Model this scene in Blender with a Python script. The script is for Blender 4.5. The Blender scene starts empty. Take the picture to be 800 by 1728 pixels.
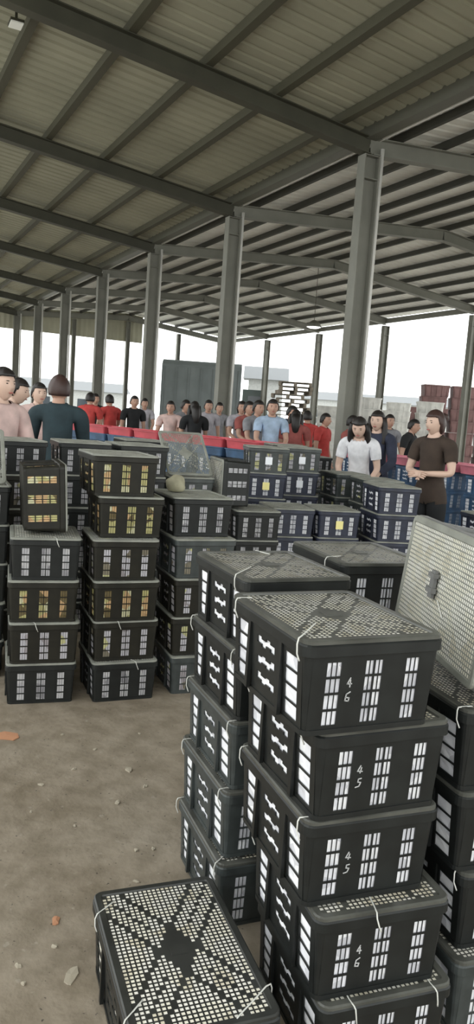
import bpy, bmesh, math, random
from mathutils import Vector, Matrix, Euler
R = random.Random(7)
S = bpy.context.scene
COL = S.collection
PI = math.pi
rad = math.radians

# ------------------------------------------------------------------ materials
def mat(name, col, rough=0.6, metal=0.0, var=0.0, scale=8.0, bump=0.0, bscale=40.0, emit=None, col2=None, spec=0.5):
    m = bpy.data.materials.new(name); m.use_nodes = True
    nt = m.node_tree; b = nt.nodes['Principled BSDF']
    b.inputs['Base Color'].default_value = (*col, 1)
    b.inputs['Roughness'].default_value = rough
    b.inputs['Metallic'].default_value = metal
    b.inputs['Specular IOR Level'].default_value = spec
    tc = nt.nodes.new('ShaderNodeTexCoord')
    if var or col2:
        n = nt.nodes.new('ShaderNodeTexNoise'); n.inputs['Scale'].default_value = scale; n.inputs['Detail'].default_value = 5
        nt.links.new(tc.outputs['Object'], n.inputs['Vector'])
        r = nt.nodes.new('ShaderNodeValToRGB')
        r.color_ramp.elements[0].position = 0.35; r.color_ramp.elements[1].position = 0.68
        c2 = col2 or tuple(min(1, c * (1 + var)) for c in col)
        c1 = col if col2 else tuple(c * (1 - var) for c in col)
        r.color_ramp.elements[0].color = (*c1, 1); r.color_ramp.elements[1].color = (*c2, 1)
        nt.links.new(n.outputs['Fac'], r.inputs['Fac']); nt.links.new(r.outputs['Color'], b.inputs['Base Color'])
    if bump:
        n2 = nt.nodes.new('ShaderNodeTexNoise'); n2.inputs['Scale'].default_value = bscale; n2.inputs['Detail'].default_value = 4
        nt.links.new(tc.outputs['Object'], n2.inputs['Vector'])
        bp = nt.nodes.new('ShaderNodeBump'); bp.inputs['Strength'].default_value = bump; bp.inputs['Distance'].default_value = 0.02
        nt.links.new(n2.outputs['Fac'], bp.inputs['Height']); nt.links.new(bp.outputs['Normal'], b.inputs['Normal'])
    if emit:
        b.inputs['Emission Color'].default_value = (*col, 1); b.inputs['Emission Strength'].default_value = emit
    return m

def mixed_contents(name, stops, scale):
    m = bpy.data.materials.new(name); m.use_nodes = True
    nt = m.node_tree; b = nt.nodes['Principled BSDF']; b.inputs['Roughness'].default_value = 0.6
    tc = nt.nodes.new('ShaderNodeTexCoord'); oi = nt.nodes.new('ShaderNodeObjectInfo')
    ad = nt.nodes.new('ShaderNodeVectorMath'); ad.operation = 'ADD'
    mul = nt.nodes.new('ShaderNodeMath'); mul.operation = 'MULTIPLY'; mul.inputs[1].default_value = 37.0
    nt.links.new(oi.outputs['Random'], mul.inputs[0]); nt.links.new(tc.outputs['Object'], ad.inputs[0]); nt.links.new(mul.outputs[0], ad.inputs[1])
    v = nt.nodes.new('ShaderNodeTexVoronoi'); v.inputs['Scale'].default_value = scale
    nt.links.new(ad.outputs[0], v.inputs['Vector'])
    sp = nt.nodes.new('ShaderNodeSeparateColor'); nt.links.new(v.outputs['Color'], sp.inputs[0])
    r = nt.nodes.new('ShaderNodeValToRGB'); r.color_ramp.interpolation = 'CONSTANT'
    els = r.color_ramp.elements
    while len(els) < len(stops): els.new(0.5)
    for e, (p, c) in zip(els, stops): e.position = p; e.color = (*c, 1)
    nt.links.new(sp.outputs[0], r.inputs['Fac']); nt.links.new(r.outputs['Color'], b.inputs['Base Color'])
    return m

M = {}
M['plastic'] = mat('black_plastic', (0.010, 0.0115, 0.011), 0.42, var=0.3, scale=14, spec=0.4)
M['plastic_grey'] = mat('grey_green_plastic', (0.04, 0.047, 0.046), 0.42, var=0.3, scale=14)
M['plastic_light_grey'] = mat('light_grey_plastic', (0.17, 0.17, 0.165), 0.5, var=0.2, scale=9)  # tipped crate and its latch, lighter grey than the other crate bodies
M['plastic_olive'] = mat('olive_black_plastic', (0.012, 0.011, 0.007), 0.5, var=0.3, scale=14, spec=0.35)
M['plastic_navy'] = mat('navy_plastic', (0.018, 0.022, 0.04), 0.45, var=0.3, scale=14)
M['plastic_blue'] = mat('blue_plastic', (0.045, 0.10, 0.19), 0.5, var=0.3, scale=6)
M['lid'] = mat('lightened_lid_plastic', (0.07, 0.071, 0.062), 0.33, var=0.3, scale=10)  # near pile lids: colour lightened to carry the sky sheen at glancing angles
M['lid_dark'] = mat('dark_lid_plastic', (0.028, 0.029, 0.026), 0.4, var=0.3, scale=10)  # same kind of lid without the sheen in its colour
M['lid_grey'] = mat('pale_grey_lid_plastic', (0.23, 0.235, 0.205), 0.5, var=0.2, scale=10)  # paler grey than the near lids
M['white_fill'] = mixed_contents('pale_contents', [(0, (0.80, 0.80, 0.84)), (0.5, (0.86, 0.86, 0.88)), (0.8, (0.62, 0.62, 0.66))], 22)
M['dull_fill'] = mixed_contents('dull_contents', [(0, (0.52, 0.51, 0.53)), (0.55, (0.62, 0.61, 0.62)), (0.8, (0.34, 0.33, 0.35))], 18)
M['cream_fill'] = mixed_contents('cream_contents', [(0, (0.84, 0.80, 0.68)), (0.5, (0.86, 0.83, 0.76)), (0.85, (0.72, 0.66, 0.52))], 22)
M['mixed_fill'] = mixed_contents('mixed_contents', [(0, (0.60, 0.58, 0.62)), (0.55, (0.42, 0.38, 0.40)), (0.72, (0.62, 0.60, 0.30)), (0.86, (0.25, 0.22, 0.16))], 16)
M['yellow_fill'] = mixed_contents('yellow_contents', [(0, (0.50, 0.46, 0.20)), (0.35, (0.66, 0.63, 0.40)), (0.6, (0.16, 0.12, 0.05)), (0.8, (0.62, 0.40, 0.20))], 16)
M['cord'] = mat('white_cord', (0.6, 0.6, 0.56), 0.6)
M['paint'] = mat('white_paint', (0.42, 0.42, 0.42), 0.7)
M['tag_white'] = mat('white_tag', (0.82, 0.84, 0.88), 0.6)
M['tag_yellow'] = mat('yellow_tag', (0.80, 0.72, 0.30), 0.6)
M['red_tray'] = mat('red_tray_plastic', (0.52, 0.07, 0.09), 0.5, var=0.2, scale=5)
M['pink_tray'] = mat('pink_tray_plastic', (0.55, 0.17, 0.22), 0.5, var=0.2, scale=5)
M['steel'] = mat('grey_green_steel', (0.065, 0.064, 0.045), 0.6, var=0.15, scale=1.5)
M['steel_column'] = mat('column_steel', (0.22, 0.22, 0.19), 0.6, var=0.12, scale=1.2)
M['purlin_dark'] = mat('left_purlin_steel', (0.085, 0.082, 0.055), 0.7)
M['purlin_light'] = mat('galvanised_purlin', (0.72, 0.73, 0.70), 0.5)
M['purlin_right'] = mat('dark_purlin_right', (0.06, 0.06, 0.05), 0.7)
M['gutter'] = mat('galvanised_gutter', (0.12, 0.12, 0.095), 0.5)
M['pale_line'] = mat('pale_line_finish', (0.75, 0.74, 0.70), 0.5)  # pale finish of the valley pipe and the added flange-edge strips
M['container'] = mat('truck_tarp', (0.21, 0.24, 0.245), 0.8, var=0.1, scale=1)
M['truck_dark'] = mat('truck_dark_tarp', (0.04, 0.045, 0.05), 0.8)
M['truck_cab'] = mat('truck_cab_paint', (0.10, 0.13, 0.125), 0.4)
M['glass'] = mat('truck_glass', (0.05, 0.06, 0.07), 0.1)
M['rubber'] = mat('rubber', (0.02, 0.02, 0.02), 0.8)
M['pale_box'] = mat('pale_foam', (0.78, 0.78, 0.75), 0.8, var=0.2, scale=3)
M['brick_crate'] = mat('red_brown_plastic', (0.17, 0.092, 0.088), 0.7, var=0.25, scale=2)
M['wood'] = mat('weathered_pallet_wood', (0.30, 0.26, 0.21), 0.85, var=0.3, scale=4)
M['far_wall'] = mat('far_building_wall', (0.45, 0.46, 0.45), 0.9, var=0.1)
M['far_roof'] = mat('far_building_roof', (0.22, 0.23, 0.24), 0.8)
M['sack'] = mat('beige_sack', (0.32, 0.30, 0.21), 0.9, var=0.2, scale=12)
M['lamp'] = mat('lamp_glow', (1.0, 1.0, 0.96), 0.5, emit=3.0)
M['lamp_pale'] = mat('pale_lamp_panel', (0.85, 0.86, 0.80), 0.5, emit=0.12)
M['scrap_pale'] = mat('pale_scrap', (0.36, 0.32, 0.25), 0.9)
M['scrap_orange'] = mat('orange_scrap', (0.45, 0.22, 0.12), 0.8)
M['hair'] = mat('black_hair', (0.015, 0.012, 0.011), 0.5)
M['hair_brown'] = mat('brown_hair', (0.045, 0.022, 0.018), 0.5)
M['skin'] = mat('skin', (0.50, 0.30, 0.22), 0.55)
M['skin_pale'] = mat('pale_skin', (0.62, 0.43, 0.34), 0.55)
M['lip'] = mat('lips', (0.38, 0.12, 0.10), 0.5)
M['eye'] = mat('dark_eye', (0.02, 0.015, 0.012), 0.3)
M['shoe'] = mat('dark_shoe', (0.03, 0.03, 0.03), 0.6)
def cloth(name, c):
    if name not in M: M[name] = mat(name + '_cloth', c, 0.9, var=0.18, scale=9)
    return M[name]

# floor: packed dirty concrete
def floor_mat():
    m = bpy.data.materials.new('dirty_concrete'); m.use_nodes = True
    nt = m.node_tree; b = nt.nodes['Principled BSDF']
    tc = nt.nodes.new('ShaderNodeTexCoord')
    def noise(s, d=6):
        n = nt.nodes.new('ShaderNodeTexNoise'); n.inputs['Scale'].default_value = s; n.inputs['Detail'].default_value = d
        nt.links.new(tc.outputs['Object'], n.inputs['Vector']); return n
    def ramp(n, stops):
        r = nt.nodes.new('ShaderNodeValToRGB'); els = r.color_ramp.elements
        while len(els) < len(stops): els.new(0.5)
        for e, (p, c) in zip(els, stops): e.position = p; e.color = (*c, 1)
        nt.links.new(n.outputs['Fac'], r.inputs['Fac']); return r
    def mix(f, a, c):
        x = nt.nodes.new('ShaderNodeMix'); x.data_type = 'RGBA'
        nt.links.new(f, x.inputs[0]); nt.links.new(a, x.inputs[6])
        if isinstance(c, tuple): x.inputs[7].default_value = (*c, 1)
        else: nt.links.new(c, x.inputs[7])
        return x.outputs[2]
    base = ramp(noise(1.3), [(0.3, (0.200, 0.160, 0.112)), (0.55, (0.265, 0.222, 0.166)), (0.75, (0.330, 0.288, 0.230))])
    mid = ramp(noise(9), [(0.38, (0.135, 0.108, 0.073)), (0.62, (0.33, 0.28, 0.22))])
    f1 = nt.nodes.new('ShaderNodeValue'); f1.outputs[0].default_value = 0.38
    c = mix(f1.outputs[0], base.outputs['Color'], mid.outputs['Color'])
    sp = ramp(noise(26, 3), [(0.66, (0, 0, 0)), (0.72, (1, 1, 1))])
    half = nt.nodes.new('ShaderNodeMath'); half.operation = 'MULTIPLY'; half.inputs[1].default_value = 0.55
    nt.links.new(sp.outputs['Color'], half.inputs[0])
    c = mix(half.outputs[0], c, (0.36, 0.32, 0.26))
    dk = ramp(noise(60, 2), [(0.68, (0, 0, 0)), (0.74, (1, 1, 1))])
    c = mix(dk.outputs['Color'], c, (0.06, 0.05, 0.04))
    nt.links.new(c, b.inputs['Base Color'])
    rr = ramp(noise(2.2), [(0.35, (0.55, 0.55, 0.55)), (0.7, (0.9, 0.9, 0.9))]); nt.links.new(rr.outputs['Color'], b.inputs['Roughness'])
    bp = nt.nodes.new('ShaderNodeBump'); bp.inputs['Strength'].default_value = 0.35; bp.inputs['Distance'].default_value = 0.02
    nt.links.new(noise(18).outputs['Fac'], bp.inputs['Height']); nt.links.new(bp.outputs['Normal'], b.inputs['Normal'])
    return m
M['floor'] = floor_mat()
M['yard'] = mat('pale_yard_concrete', (0.55, 0.54, 0.50), 0.9, var=0.12, scale=0.4)

def roof_mat(name, col):
    m = bpy.data.materials.new(name); m.use_nodes = True
    nt = m.node_tree; b = nt.nodes['Principled BSDF']; b.inputs['Roughness'].default_value = 0.75
    tc = nt.nodes.new('ShaderNodeTexCoord')
    n = nt.nodes.new('ShaderNodeTexNoise'); n.inputs['Scale'].default_value = 0.5; n.inputs['Detail'].default_value = 5
    nt.links.new(tc.outputs['Object'], n.inputs['Vector'])
    r = nt.nodes.new('ShaderNodeValToRGB'); r.color_ramp.elements[0].position = 0.3; r.color_ramp.elements[1].position = 0.7
    r.color_ramp.elements[0].color = (*[c * 0.85 for c in col], 1); r.color_ramp.elements[1].color = (*[c * 1.15 for c in col], 1)
    nt.links.new(n.outputs['Fac'], r.inputs['Fac']); nt.links.new(r.outputs['Color'], b.inputs['Base Color'])
    return m
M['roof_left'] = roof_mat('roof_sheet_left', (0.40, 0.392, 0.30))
M['roof_right'] = roof_mat('roof_sheet_right_lightened', (0.86, 0.86, 0.82))  # same sheeting as the left, lightened to carry daylight near the open side

# ------------------------------------------------------------------ helpers
def mesh_of(bm, name, mats):
    me = bpy.data.meshes.new(name)
    bmesh.ops.recalc_face_normals(bm, faces=bm.faces[:])
    bm.to_mesh(me); bm.free()
    for m in (mats if isinstance(mats, (list, tuple)) else [mats]): me.materials.append(m)
    return me
def link(name, me, parent=None, loc=None, rot=None, kind=None):
    o = bpy.data.objects.new(name, me); COL.objects.link(o)
    if parent: o.parent = parent
    if loc is not None: o.location = loc
    if rot is not None: o.rotation_euler = rot
    if kind: o['kind'] = kind
    return o
def tag(o, label, cat, group=None):
    o['label'] = label; o['category'] = cat
    if group: o['group'] = group
    return o
def thing(name, label, cat, loc=(0, 0, 0), rot=(0, 0, 0), group=None):
    return tag(link(name, None, None, loc, rot), label, cat, group)
def box(bm, a, b, mi=0, xf=None):
    vs = [bm.verts.new((x, y, z)) for x in (a[0], b[0]) for y in (a[1], b[1]) for z in (a[2], b[2])]
    if xf:
        for v in vs: v.co = xf @ v.co
    for q in ((0, 1, 3, 2), (4, 6, 7, 5), (0, 4, 5, 1), (2, 3, 7, 6), (0, 2, 6, 4), (1, 5, 7, 3)):
        f = bm.faces.new([vs[i] for i in q]); f.material_index = mi
    return vs
def tube(bm, pts, r, n=6, mi=0, cap=True):
    pts = [Vector(p) for p in pts]; rings = []
    rs = r if isinstance(r, (list, tuple)) else [r] * len(pts)
    prev = None
    for i, p in enumerate(pts):
        d = (pts[min(i + 1, len(pts) - 1)] - pts[max(i - 1, 0)]).normalized()
        a = prev if prev and abs(prev.dot(d)) < 0.95 else (Vector((0, 0, 1)) if abs(d.z) < 0.9 else Vector((1, 0, 0)))
        u = (a - d * a.dot(d)).normalized(); w = d.cross(u); prev = u
        rings.append([bm.verts.new(p + (u * math.cos(2 * PI * k / n) + w * math.sin(2 * PI * k / n)) * rs[i]) for k in range(n)])
    for A, B in zip(rings, rings[1:]):
        for k in range(n):
            f = bm.faces.new((A[k], A[(k + 1) % n], B[(k + 1) % n], B[k])); f.material_index = mi; f.smooth = True
    if cap:
        for q in (rings[0][::-1], rings[-1]):
            f = bm.faces.new(q); f.material_index = mi
def rrect(L, W, r, n=4):
    out = []
    for cx, cy, a0 in ((L / 2 - r, W / 2 - r, 0), (-L / 2 + r, W / 2 - r, 90), (-L / 2 + r, -W / 2 + r, 180), (L / 2 - r, -W / 2 + r, 270)):
        for k in range(n + 1):
            a = rad(a0 + 90 * k / n); out.append((cx + r * math.cos(a), cy + r * math.sin(a)))
    return out
def ring(bm, L, W, r, prof, mi=0):
    """closed profile [(offset, z)...] swept round a rounded rectangle"""
    loops = []
    for off, z in prof:
        loops.append([bm.verts.new((x, y, z)) for x, y in rrect(L + 2 * off, W + 2 * off, max(0.004, r + off))])
    n = len(loops[0])
    for i in range(len(loops)):
        A, B = loops[i], loops[(i + 1) % len(loops)]
        for k in range(n):
            f = bm.faces.new((A[k], A[(k + 1) % n], B[(k + 1) % n], B[k])); f.material_index = mi
def perf(bm, W, Ht, holes, fn, t, back=True, mi=0):
    """plate W x Ht with rectangular holes; fn(u, v, depth) -> point"""
    e = 1e-6
    us = sorted({0.0, W} | {h[0] for h in holes} | {h[1] for h in holes})
    vs = sorted({0.0, Ht} | {h[2] for h in holes} | {h[3] for h in holes})
    def uniq(a):
        o = [a[0]]
        for x in a[1:]:
            if x - o[-1] > 1e-5: o.append(x)
        return o
    us, vs = uniq(us), uniq(vs)
    nu, nv = len(us) - 1, len(vs) - 1
    hole = [[False] * nv for _ in range(nu)]
    for h in holes:
        for i in range(nu):
            cu = (us[i] + us[i + 1]) / 2
            if h[0] < cu < h[1]:
                for j in range(nv):
                    if h[2] < (vs[j] + vs[j + 1]) / 2 < h[3]: hole[i][j] = True
    cache = {}
    def V(i, j, s):
        k = (i, j, s)
        if k not in cache: cache[k] = bm.verts.new(fn(us[i], vs[j], t if s else 0.0))
        return cache[k]
    def F(*q):
        f = bm.faces.new(q); f.material_index = mi
    for i in range(nu):
        for j in range(nv):
            if hole[i][j]: continue
            F(V(i, j, 0), V(i + 1, j, 0), V(i + 1, j + 1, 0), V(i, j + 1, 0))
            if back: F(V(i, j, 1), V(i, j + 1, 1), V(i + 1, j + 1, 1), V(i + 1, j, 1))
            for di, dj, a, b in ((-1, 0, (i, j), (i, j + 1)), (1, 0, (i + 1, j), (i + 1, j + 1)), (0, -1, (i, j), (i + 1, j)), (0, 1, (i, j + 1), (i + 1, j + 1))):
                ii, jj = i + di, j + dj
                if 0 <= ii < nu and 0 <= jj < nv and hole[ii][jj]:
                    F(V(*a, 0), V(*b, 0), V(*b, 1), V(*a, 1))

# ------------------------------------------------------------------ crates
HL = 0.219            # height of one stacked level
def front_holes(W):
    out = []
    rows = [(0.020 + k * 0.0375, 0.020 + k * 0.0375 + 0.0325) for k in range(4)]
    for v0, v1 in rows:
        for u0, u1, n in ((0.115, 0.235, 3), (0.43, 0.498, 2), (0.507, 0.575, 2), (0.77, 0.885, 3)):
            a, b = u0 * W, u1 * W; w = (b - a) / n
            for k in range(n): out.append((a + k * w + 0.0007, a + (k + 1) * w - 0.0007, v0, v1))
    return out
def side_holes(W):
    out = []
    for k in range(4):
        v0, v1 = 0.020 + k * 0.0375, 0.020 + k * 0.0375 + 0.0325
        for u0, u1 in ((0.06, 0.225), (0.775, 0.94)): out.append((u0 * W, u1 * W, v0, v1))
    for k, vc in enumerate((0.052, 0.098, 0.144)):
        a, b = 0.37 * W, 0.63 * W; w = (b - a) / 4
        for q in range(4):
            dz = (0.004, -0.003, 0.002, -0.004)[(q + k) % 4]
            out.append((a + q * w, a + (q + 1) * w, vc - 0.009 + dz, vc + 0.009 + dz))
    return out
def body_mesh(L, W, m, simple=False):
    bm = bmesh.new()
    top, hw, hd, r, t = 0.186, L / 2 - 0.008, W / 2 - 0.008, 0.018, 0.003
    tap = lambda v: 0.010 * (1 - v / top)
    fl, sl = 2 * (hw - r), 2 * (hd - r)
    fh = front_holes(fl); sh = side_holes(sl)
    for s in (-1, 1):
        perf(bm, fl, top, fh, lambda u, v, d, s=s: ((u - fl / 2) * -s * 1.0, s * (hd - tap(v) - d), v), t)
        perf(bm, sl, top, sh, lambda u, v, d, s=s: (s * (hw - tap(v) - d), (u - sl / 2) * s, v), t)
    for sx in (-1, 1):                      # rounded corner posts
        for sy in (-1, 1):
            lo, hi = [], []
            for k in range(5):
                a = rad(90 * k / 4)
                for lst, v in ((lo, 0.0), (hi, top)):
                    lst.append(bm.verts.new((sx * (hw - r - tap(v) + r * math.cos(a)), sy * (hd - r - tap(v) + r * math.sin(a)), v)))
            ci = [bm.verts.new((sx * (hw - r - tap(v)), sy * (hd - r - tap(v)), v)) for v in (0, top)]
            for k in range(4): bm.faces.new((lo[k], lo[k + 1], hi[k + 1], hi[k]))
            bm.faces.new((lo[0], hi[0], ci[1], ci[0])); bm.faces.new((lo[4], ci[0], ci[1], hi[4]))
    for s in (-1, 1):                       # stiffening ribs on the long sides
        for u in (-0.205, 0.205):
            x0, x1 = s * (hw - 0.006), s * (hw + 0.004)
            box(bm, (min(x0, x1), u * W - 0.007, 0.008), (max(x0, x1), u * W + 0.007, top))
        for u in (-0.3, 0.3):
            pass
    ring(bm, L - 0.016, W - 0.016, r, [(0.008, 0.181), (0.008, 0.203), (0.004, 0.207), (-0.006, 0.207), (-0.006, 0.184), (0.0, 0.178)])
    ring(bm, L - 0.036, W - 0.036, r, [(0.003, 0.0), (0.003, 0.012), (-0.004, 0.012), (-0.004, 0.0)])
    box(bm, (-hw + 0.014, -hd + 0.014, 0.001), (hw - 0.014, hd - 0.014, 0.006))
    return mesh_of(bm, 'crate_body', m)
def lid_mesh(L, W, m, fine=True, plain=False):
    bm = bmesh.new()
    z = 0.2135
    ring(bm, L - 0.022, W - 0.022, 0.018, [(0.009, 0.2075), (0.009, 0.2145), (0.005, 0.2175), (-0.010, 0.2175), (-0.012, z), (-0.010, 0.2075)])
    l, w = L - 0.045, W - 0.045
    p = 0.0122 if fine else 0.0245
    nx, ny = int(l / p), int(w / p); px, py = l / nx, w / ny
    holes = []
    for i in range(nx):
        for j in range(ny):
            u = ((i + 0.5) / nx - 0.5) * 2; v = ((j + 0.5) / ny - 0.5) * 2
            s, d = u + v, u - v
            if not plain and abs(u) + abs(v) < 0.31: continue
            if not plain and min(abs(abs(s) - 0.32), abs(abs(d) - 0.32)) < 0.038: continue
            if not plain and (min(abs(s), abs(d)) < 0.02 and abs(u) + abs(v) > 0.7): continue
            g = 0.0020 if fine else 0.0032
            holes.append((i * px + g, (i + 1) * px - g, j * py + g, (j + 1) * py - g))
    perf(bm, l, w, holes, lambda u, v, d: (u - l / 2, v - w / 2, z - d), 0.0005, back=False)
    if not plain: box(bm, (-0.022, -0.022, z - 0.0003), (0.022, 0.022, z + 0.0015))
    return mesh_of(bm, 'crate_lid', m)
def fill_mesh(L, W, m, seed=0):
    rr = random.Random(seed); bm = bmesh.new()
    bmesh.ops.create_cube(bm, size=2)
    bmesh.ops.subdivide_edges(bm, edges=bm.edges[:], cuts=14, use_grid_fill=True)
    for v in bm.verts:
        x, y, z = v.co
        zz = 0.008 + (z + 1) / 2 * (0.2128 - 0.008)
        t = 0.010 * max(0, 1 - zz / 0.186)
        a, b = L / 2 - 0.008 - t - 0.0038, W / 2 - 0.008 - t - 0.0038
        if zz > 0.178: a -= 0.006; b -= 0.006
        j = lambda: -abs(rr.gauss(0, 0.0012))
        px_, py_ = x * (a + j()), y * (b + j()); rc = 0.018
        ex, ey = abs(px_) - (a - rc), abs(py_) - (b - rc)
        if ex > 0 and ey > 0:                       # keep inside the rounded corners
            h_ = math.hypot(ex, ey)
            if h_ > rc - 0.002: px_ = math.copysign(a - rc + ex / h_ * (rc - 0.002), px_); py_ = math.copysign(b - rc + ey / h_ * (rc - 0.002), py_)
        v.co = (px_, py_, zz + (0.2 * j() if z > 0.9 else 0))
    for f in bm.faces:
        f.normal_update()
        if f.normal.z > 0.8 and f.calc_center_median().z > 0.2: f.material_index = 1
    return mesh_of(bm, 'crate_fill', [m, M['cream_fill'] if m in (M['white_fill'], M['cream_fill'], M['dull_fill']) else m])
def tie_mesh(kind):
    bm = bmesh.new()
    if kind == 0:   # hook over the rim
        P = [(0.035, 0.0, 0.2166), (0.015, 0.002, 0.2168), (-0.006, 0, 0.2168), (-0.011, -0.003, 0.210), (-0.0125, -0.006, 0.188), (-0.006, -0.012, 0.168)]
    elif kind == 1:
        P = [(0.06, 0.02, 0.2166), (0.02, 0.006, 0.2168), (-0.006, -0.002, 0.2168), (-0.013, -0.004, 0.206), (-0.016, -0.01, 0.190), (-0.013, -0.016, 0.176)]
    else:           # long loose end
        P = [(0.10, 0.085, 0.2185), (0.09, 0.076, 0.2195), (0.04, 0.034, 0.2195), (0.008, 0.006, 0.2205), (-0.006, -0.002, 0.2185), (-0.0105, -0.004, 0.206), (-0.0105, -0.006, 0.185), (-0.006, -0.01, 0.17)]
    pts = []
    for i in range(len(P) - 1):
        for k in range(3):
            t = k / 3; pts.append(Vector(P[i]).lerp(Vector(P[i + 1]), t))
    pts.append(Vector(P[-1]))
    tube(bm, pts, 0.0019, 5)
    return mesh_of(bm, 'cord_tie', M['cord'])
TIES = [tie_mesh(k) for k in range(3)]
def mark_mesh(shape):
    """hand-painted strokes, x-z plane, thin"""
    bm = bmesh.new()
    for pl in shape:
        for (a, b) in zip(pl, pl[1:]):
            A, B = Vector((a[0], 0, a[1])), Vector((b[0], 0, b[1]))
            d = (B - A); n = Vector((-d.z, 0, d.x)).normalized() * 0.0016; e = d.normalized() * 0.001
            q = [A - e + n, A - e - n, B + e - n, B + e + n]
            lo = [bm.verts.new(p) for p in q]; hi = [bm.verts.new(p + Vector((0, -0.0008, 0))) for p in q]
            bm.faces.new(hi)
            for k in range(4): bm.faces.new((lo[k], lo[(k + 1) % 4], hi[(k + 1) % 4], hi[k]))
    for v in bm.verts: v.co.x *= 0.85; v.co.z = 0.102 + (v.co.z - 0.102) * 0.8
    return mesh_of(bm, 'painted_mark', M['paint'])
MARKS = [mark_mesh([[(0.006, 0.134), (-0.003, 0.117), (0.010, 0.117)], [(0.006, 0.128), (0.005, 0.108)], [(0.008, 0.094), (-0.003, 0.088), (-0.006, 0.070), (0.004, 0.068), (0.006, 0.077), (-0.004, 0.079)]]),
         mark_mesh([[(0.004, 0.132), (-0.005, 0.116), (0.010, 0.114)], [(0.007, 0.126), (0.003, 0.110)], [(0.009, 0.093), (0.0, 0.092), (-0.001, 0.083), (0.008, 0.081), (0.003, 0.070), (-0.008, 0.068)]])]

CRATE = {}
def crate_kit(key, L=0.36, W=0.44):
    k = (key, L, W)
    if k not in CRATE:
        body, lid, fill = {'near': ('plastic', 'lid', 'white_fill'), 'grey': ('plastic_grey', 'lid', 'white_fill'), 'cream': ('plastic', 'lid_dark', 'cream_fill'),
                           'mixed': ('plastic_olive', 'lid_grey', 'mixed_fill'), 'pale': ('plastic', 'lid_grey', 'dull_fill'), 'yellow': ('plastic_olive', 'lid_grey', 'yellow_fill'),
                           'navy': ('plastic_navy', 'lid_grey', 'white_fill'), 'green': ('plastic_grey', 'lid_grey', 'mixed_fill'), 'blue': ('plastic_blue', 'plastic_blue', 'white_fill'), 'tip': ('plastic_light_grey', 'lid_grey', 'cream_fill')}[key]
        CRATE[k] = (body_mesh(L, W, M[body]), lid_mesh(L, W, M[lid], plain=(key == 'tip')), fill_mesh(L, W, M[fill], len(CRATE)))
    return CRATE[k]
def crate(key, label, loc, yaw, group=None, L=0.36, W=0.44, rot=None, ties=(), mark=None, lid=True, tagc=None):
    b, l, f = crate_kit(key, L, W)
    t = thing('plastic_crate', label, 'crate', loc, rot or (0, 0, rad(yaw)), group)
    link('body', b, t)
    if lid: link('lid', l, t)
    link('contents', f, t)
    for kind, x, y, a in ties:
        link('cord_tie', TIES[kind], t, (x, y, 0), (0, 0, rad(a)))
    if mark is not None: link('painted_mark', MARKS[mark], t, (-0.062, -W / 2 + 0.0115, 0))
    if tagc:
        bm = bmesh.new(); box(bm, (-0.03, -0.004, 0.07), (0.03, 0.0, 0.135)); o = link('paper_tag', mesh_of(bm, 'paper_tag', M[tagc]), t, (0, -W / 2 + 0.006, 0))
    return t
LEV = ['topmost', 'second from top', 'third from top', 'fourth from top', 'fifth from top', 'lowest']
def lev(k, n): return 'at the bottom' if k == n - 1 and n > 1 else LEV[k]
def from_fl(x, y, yaw, L=0.36, W=0.44):
    c, s = math.cos(rad(yaw)), math.sin(rad(yaw))
    return x + c * L / 2 - s * W / 2, y + s * L / 2 + c * W / 2
def stack(keys, desc, group, fl, yaw, jit=0.012, jyaw=2.0, mat_words=None, levels=None, **kw):
    """keys: kinds from the floor up; fl: front left corner of the stack"""
    n = len(keys); out = []
    W_ = {'near': 'black', 'grey': 'grey-green', 'cream': 'black', 'mixed': 'dark olive', 'pale': 'black', 'yellow': 'dark olive', 'navy': 'navy-black', 'green': 'grey-green', 'blue': 'blue'}
    C_ = {'near': 'pale contents', 'grey': 'pale contents', 'cream': 'cream contents', 'mixed': 'mottled contents', 'pale': 'pale contents', 'yellow': 'yellowish contents', 'navy': 'pale contents', 'green': 'mottled contents', 'blue': 'pale contents'}
    for k, key in enumerate(keys):
        x, y = from_fl(fl[0], fl[1], yaw)
        dx, dy, dw = R.uniform(-jit, jit), R.uniform(-jit, jit), R.uniform(-jyaw, jyaw)
        if levels and k in levels: (x, y), dx, dy, dw = from_fl(*levels[k]), 0, 0, levels[k][2] - yaw
        lab = '%s plastic crate, %s, %s' % (W_[key], lev(n - 1 - k, n), desc)
        out.append(crate(key, lab, (x + dx, y + dy, k * HL), yaw + dw, group, **{a: (b[k] if isinstance(b, dict) else b) for a, b in kw.items() if not isinstance(b, dict) or k in b}))
    return out

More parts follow.
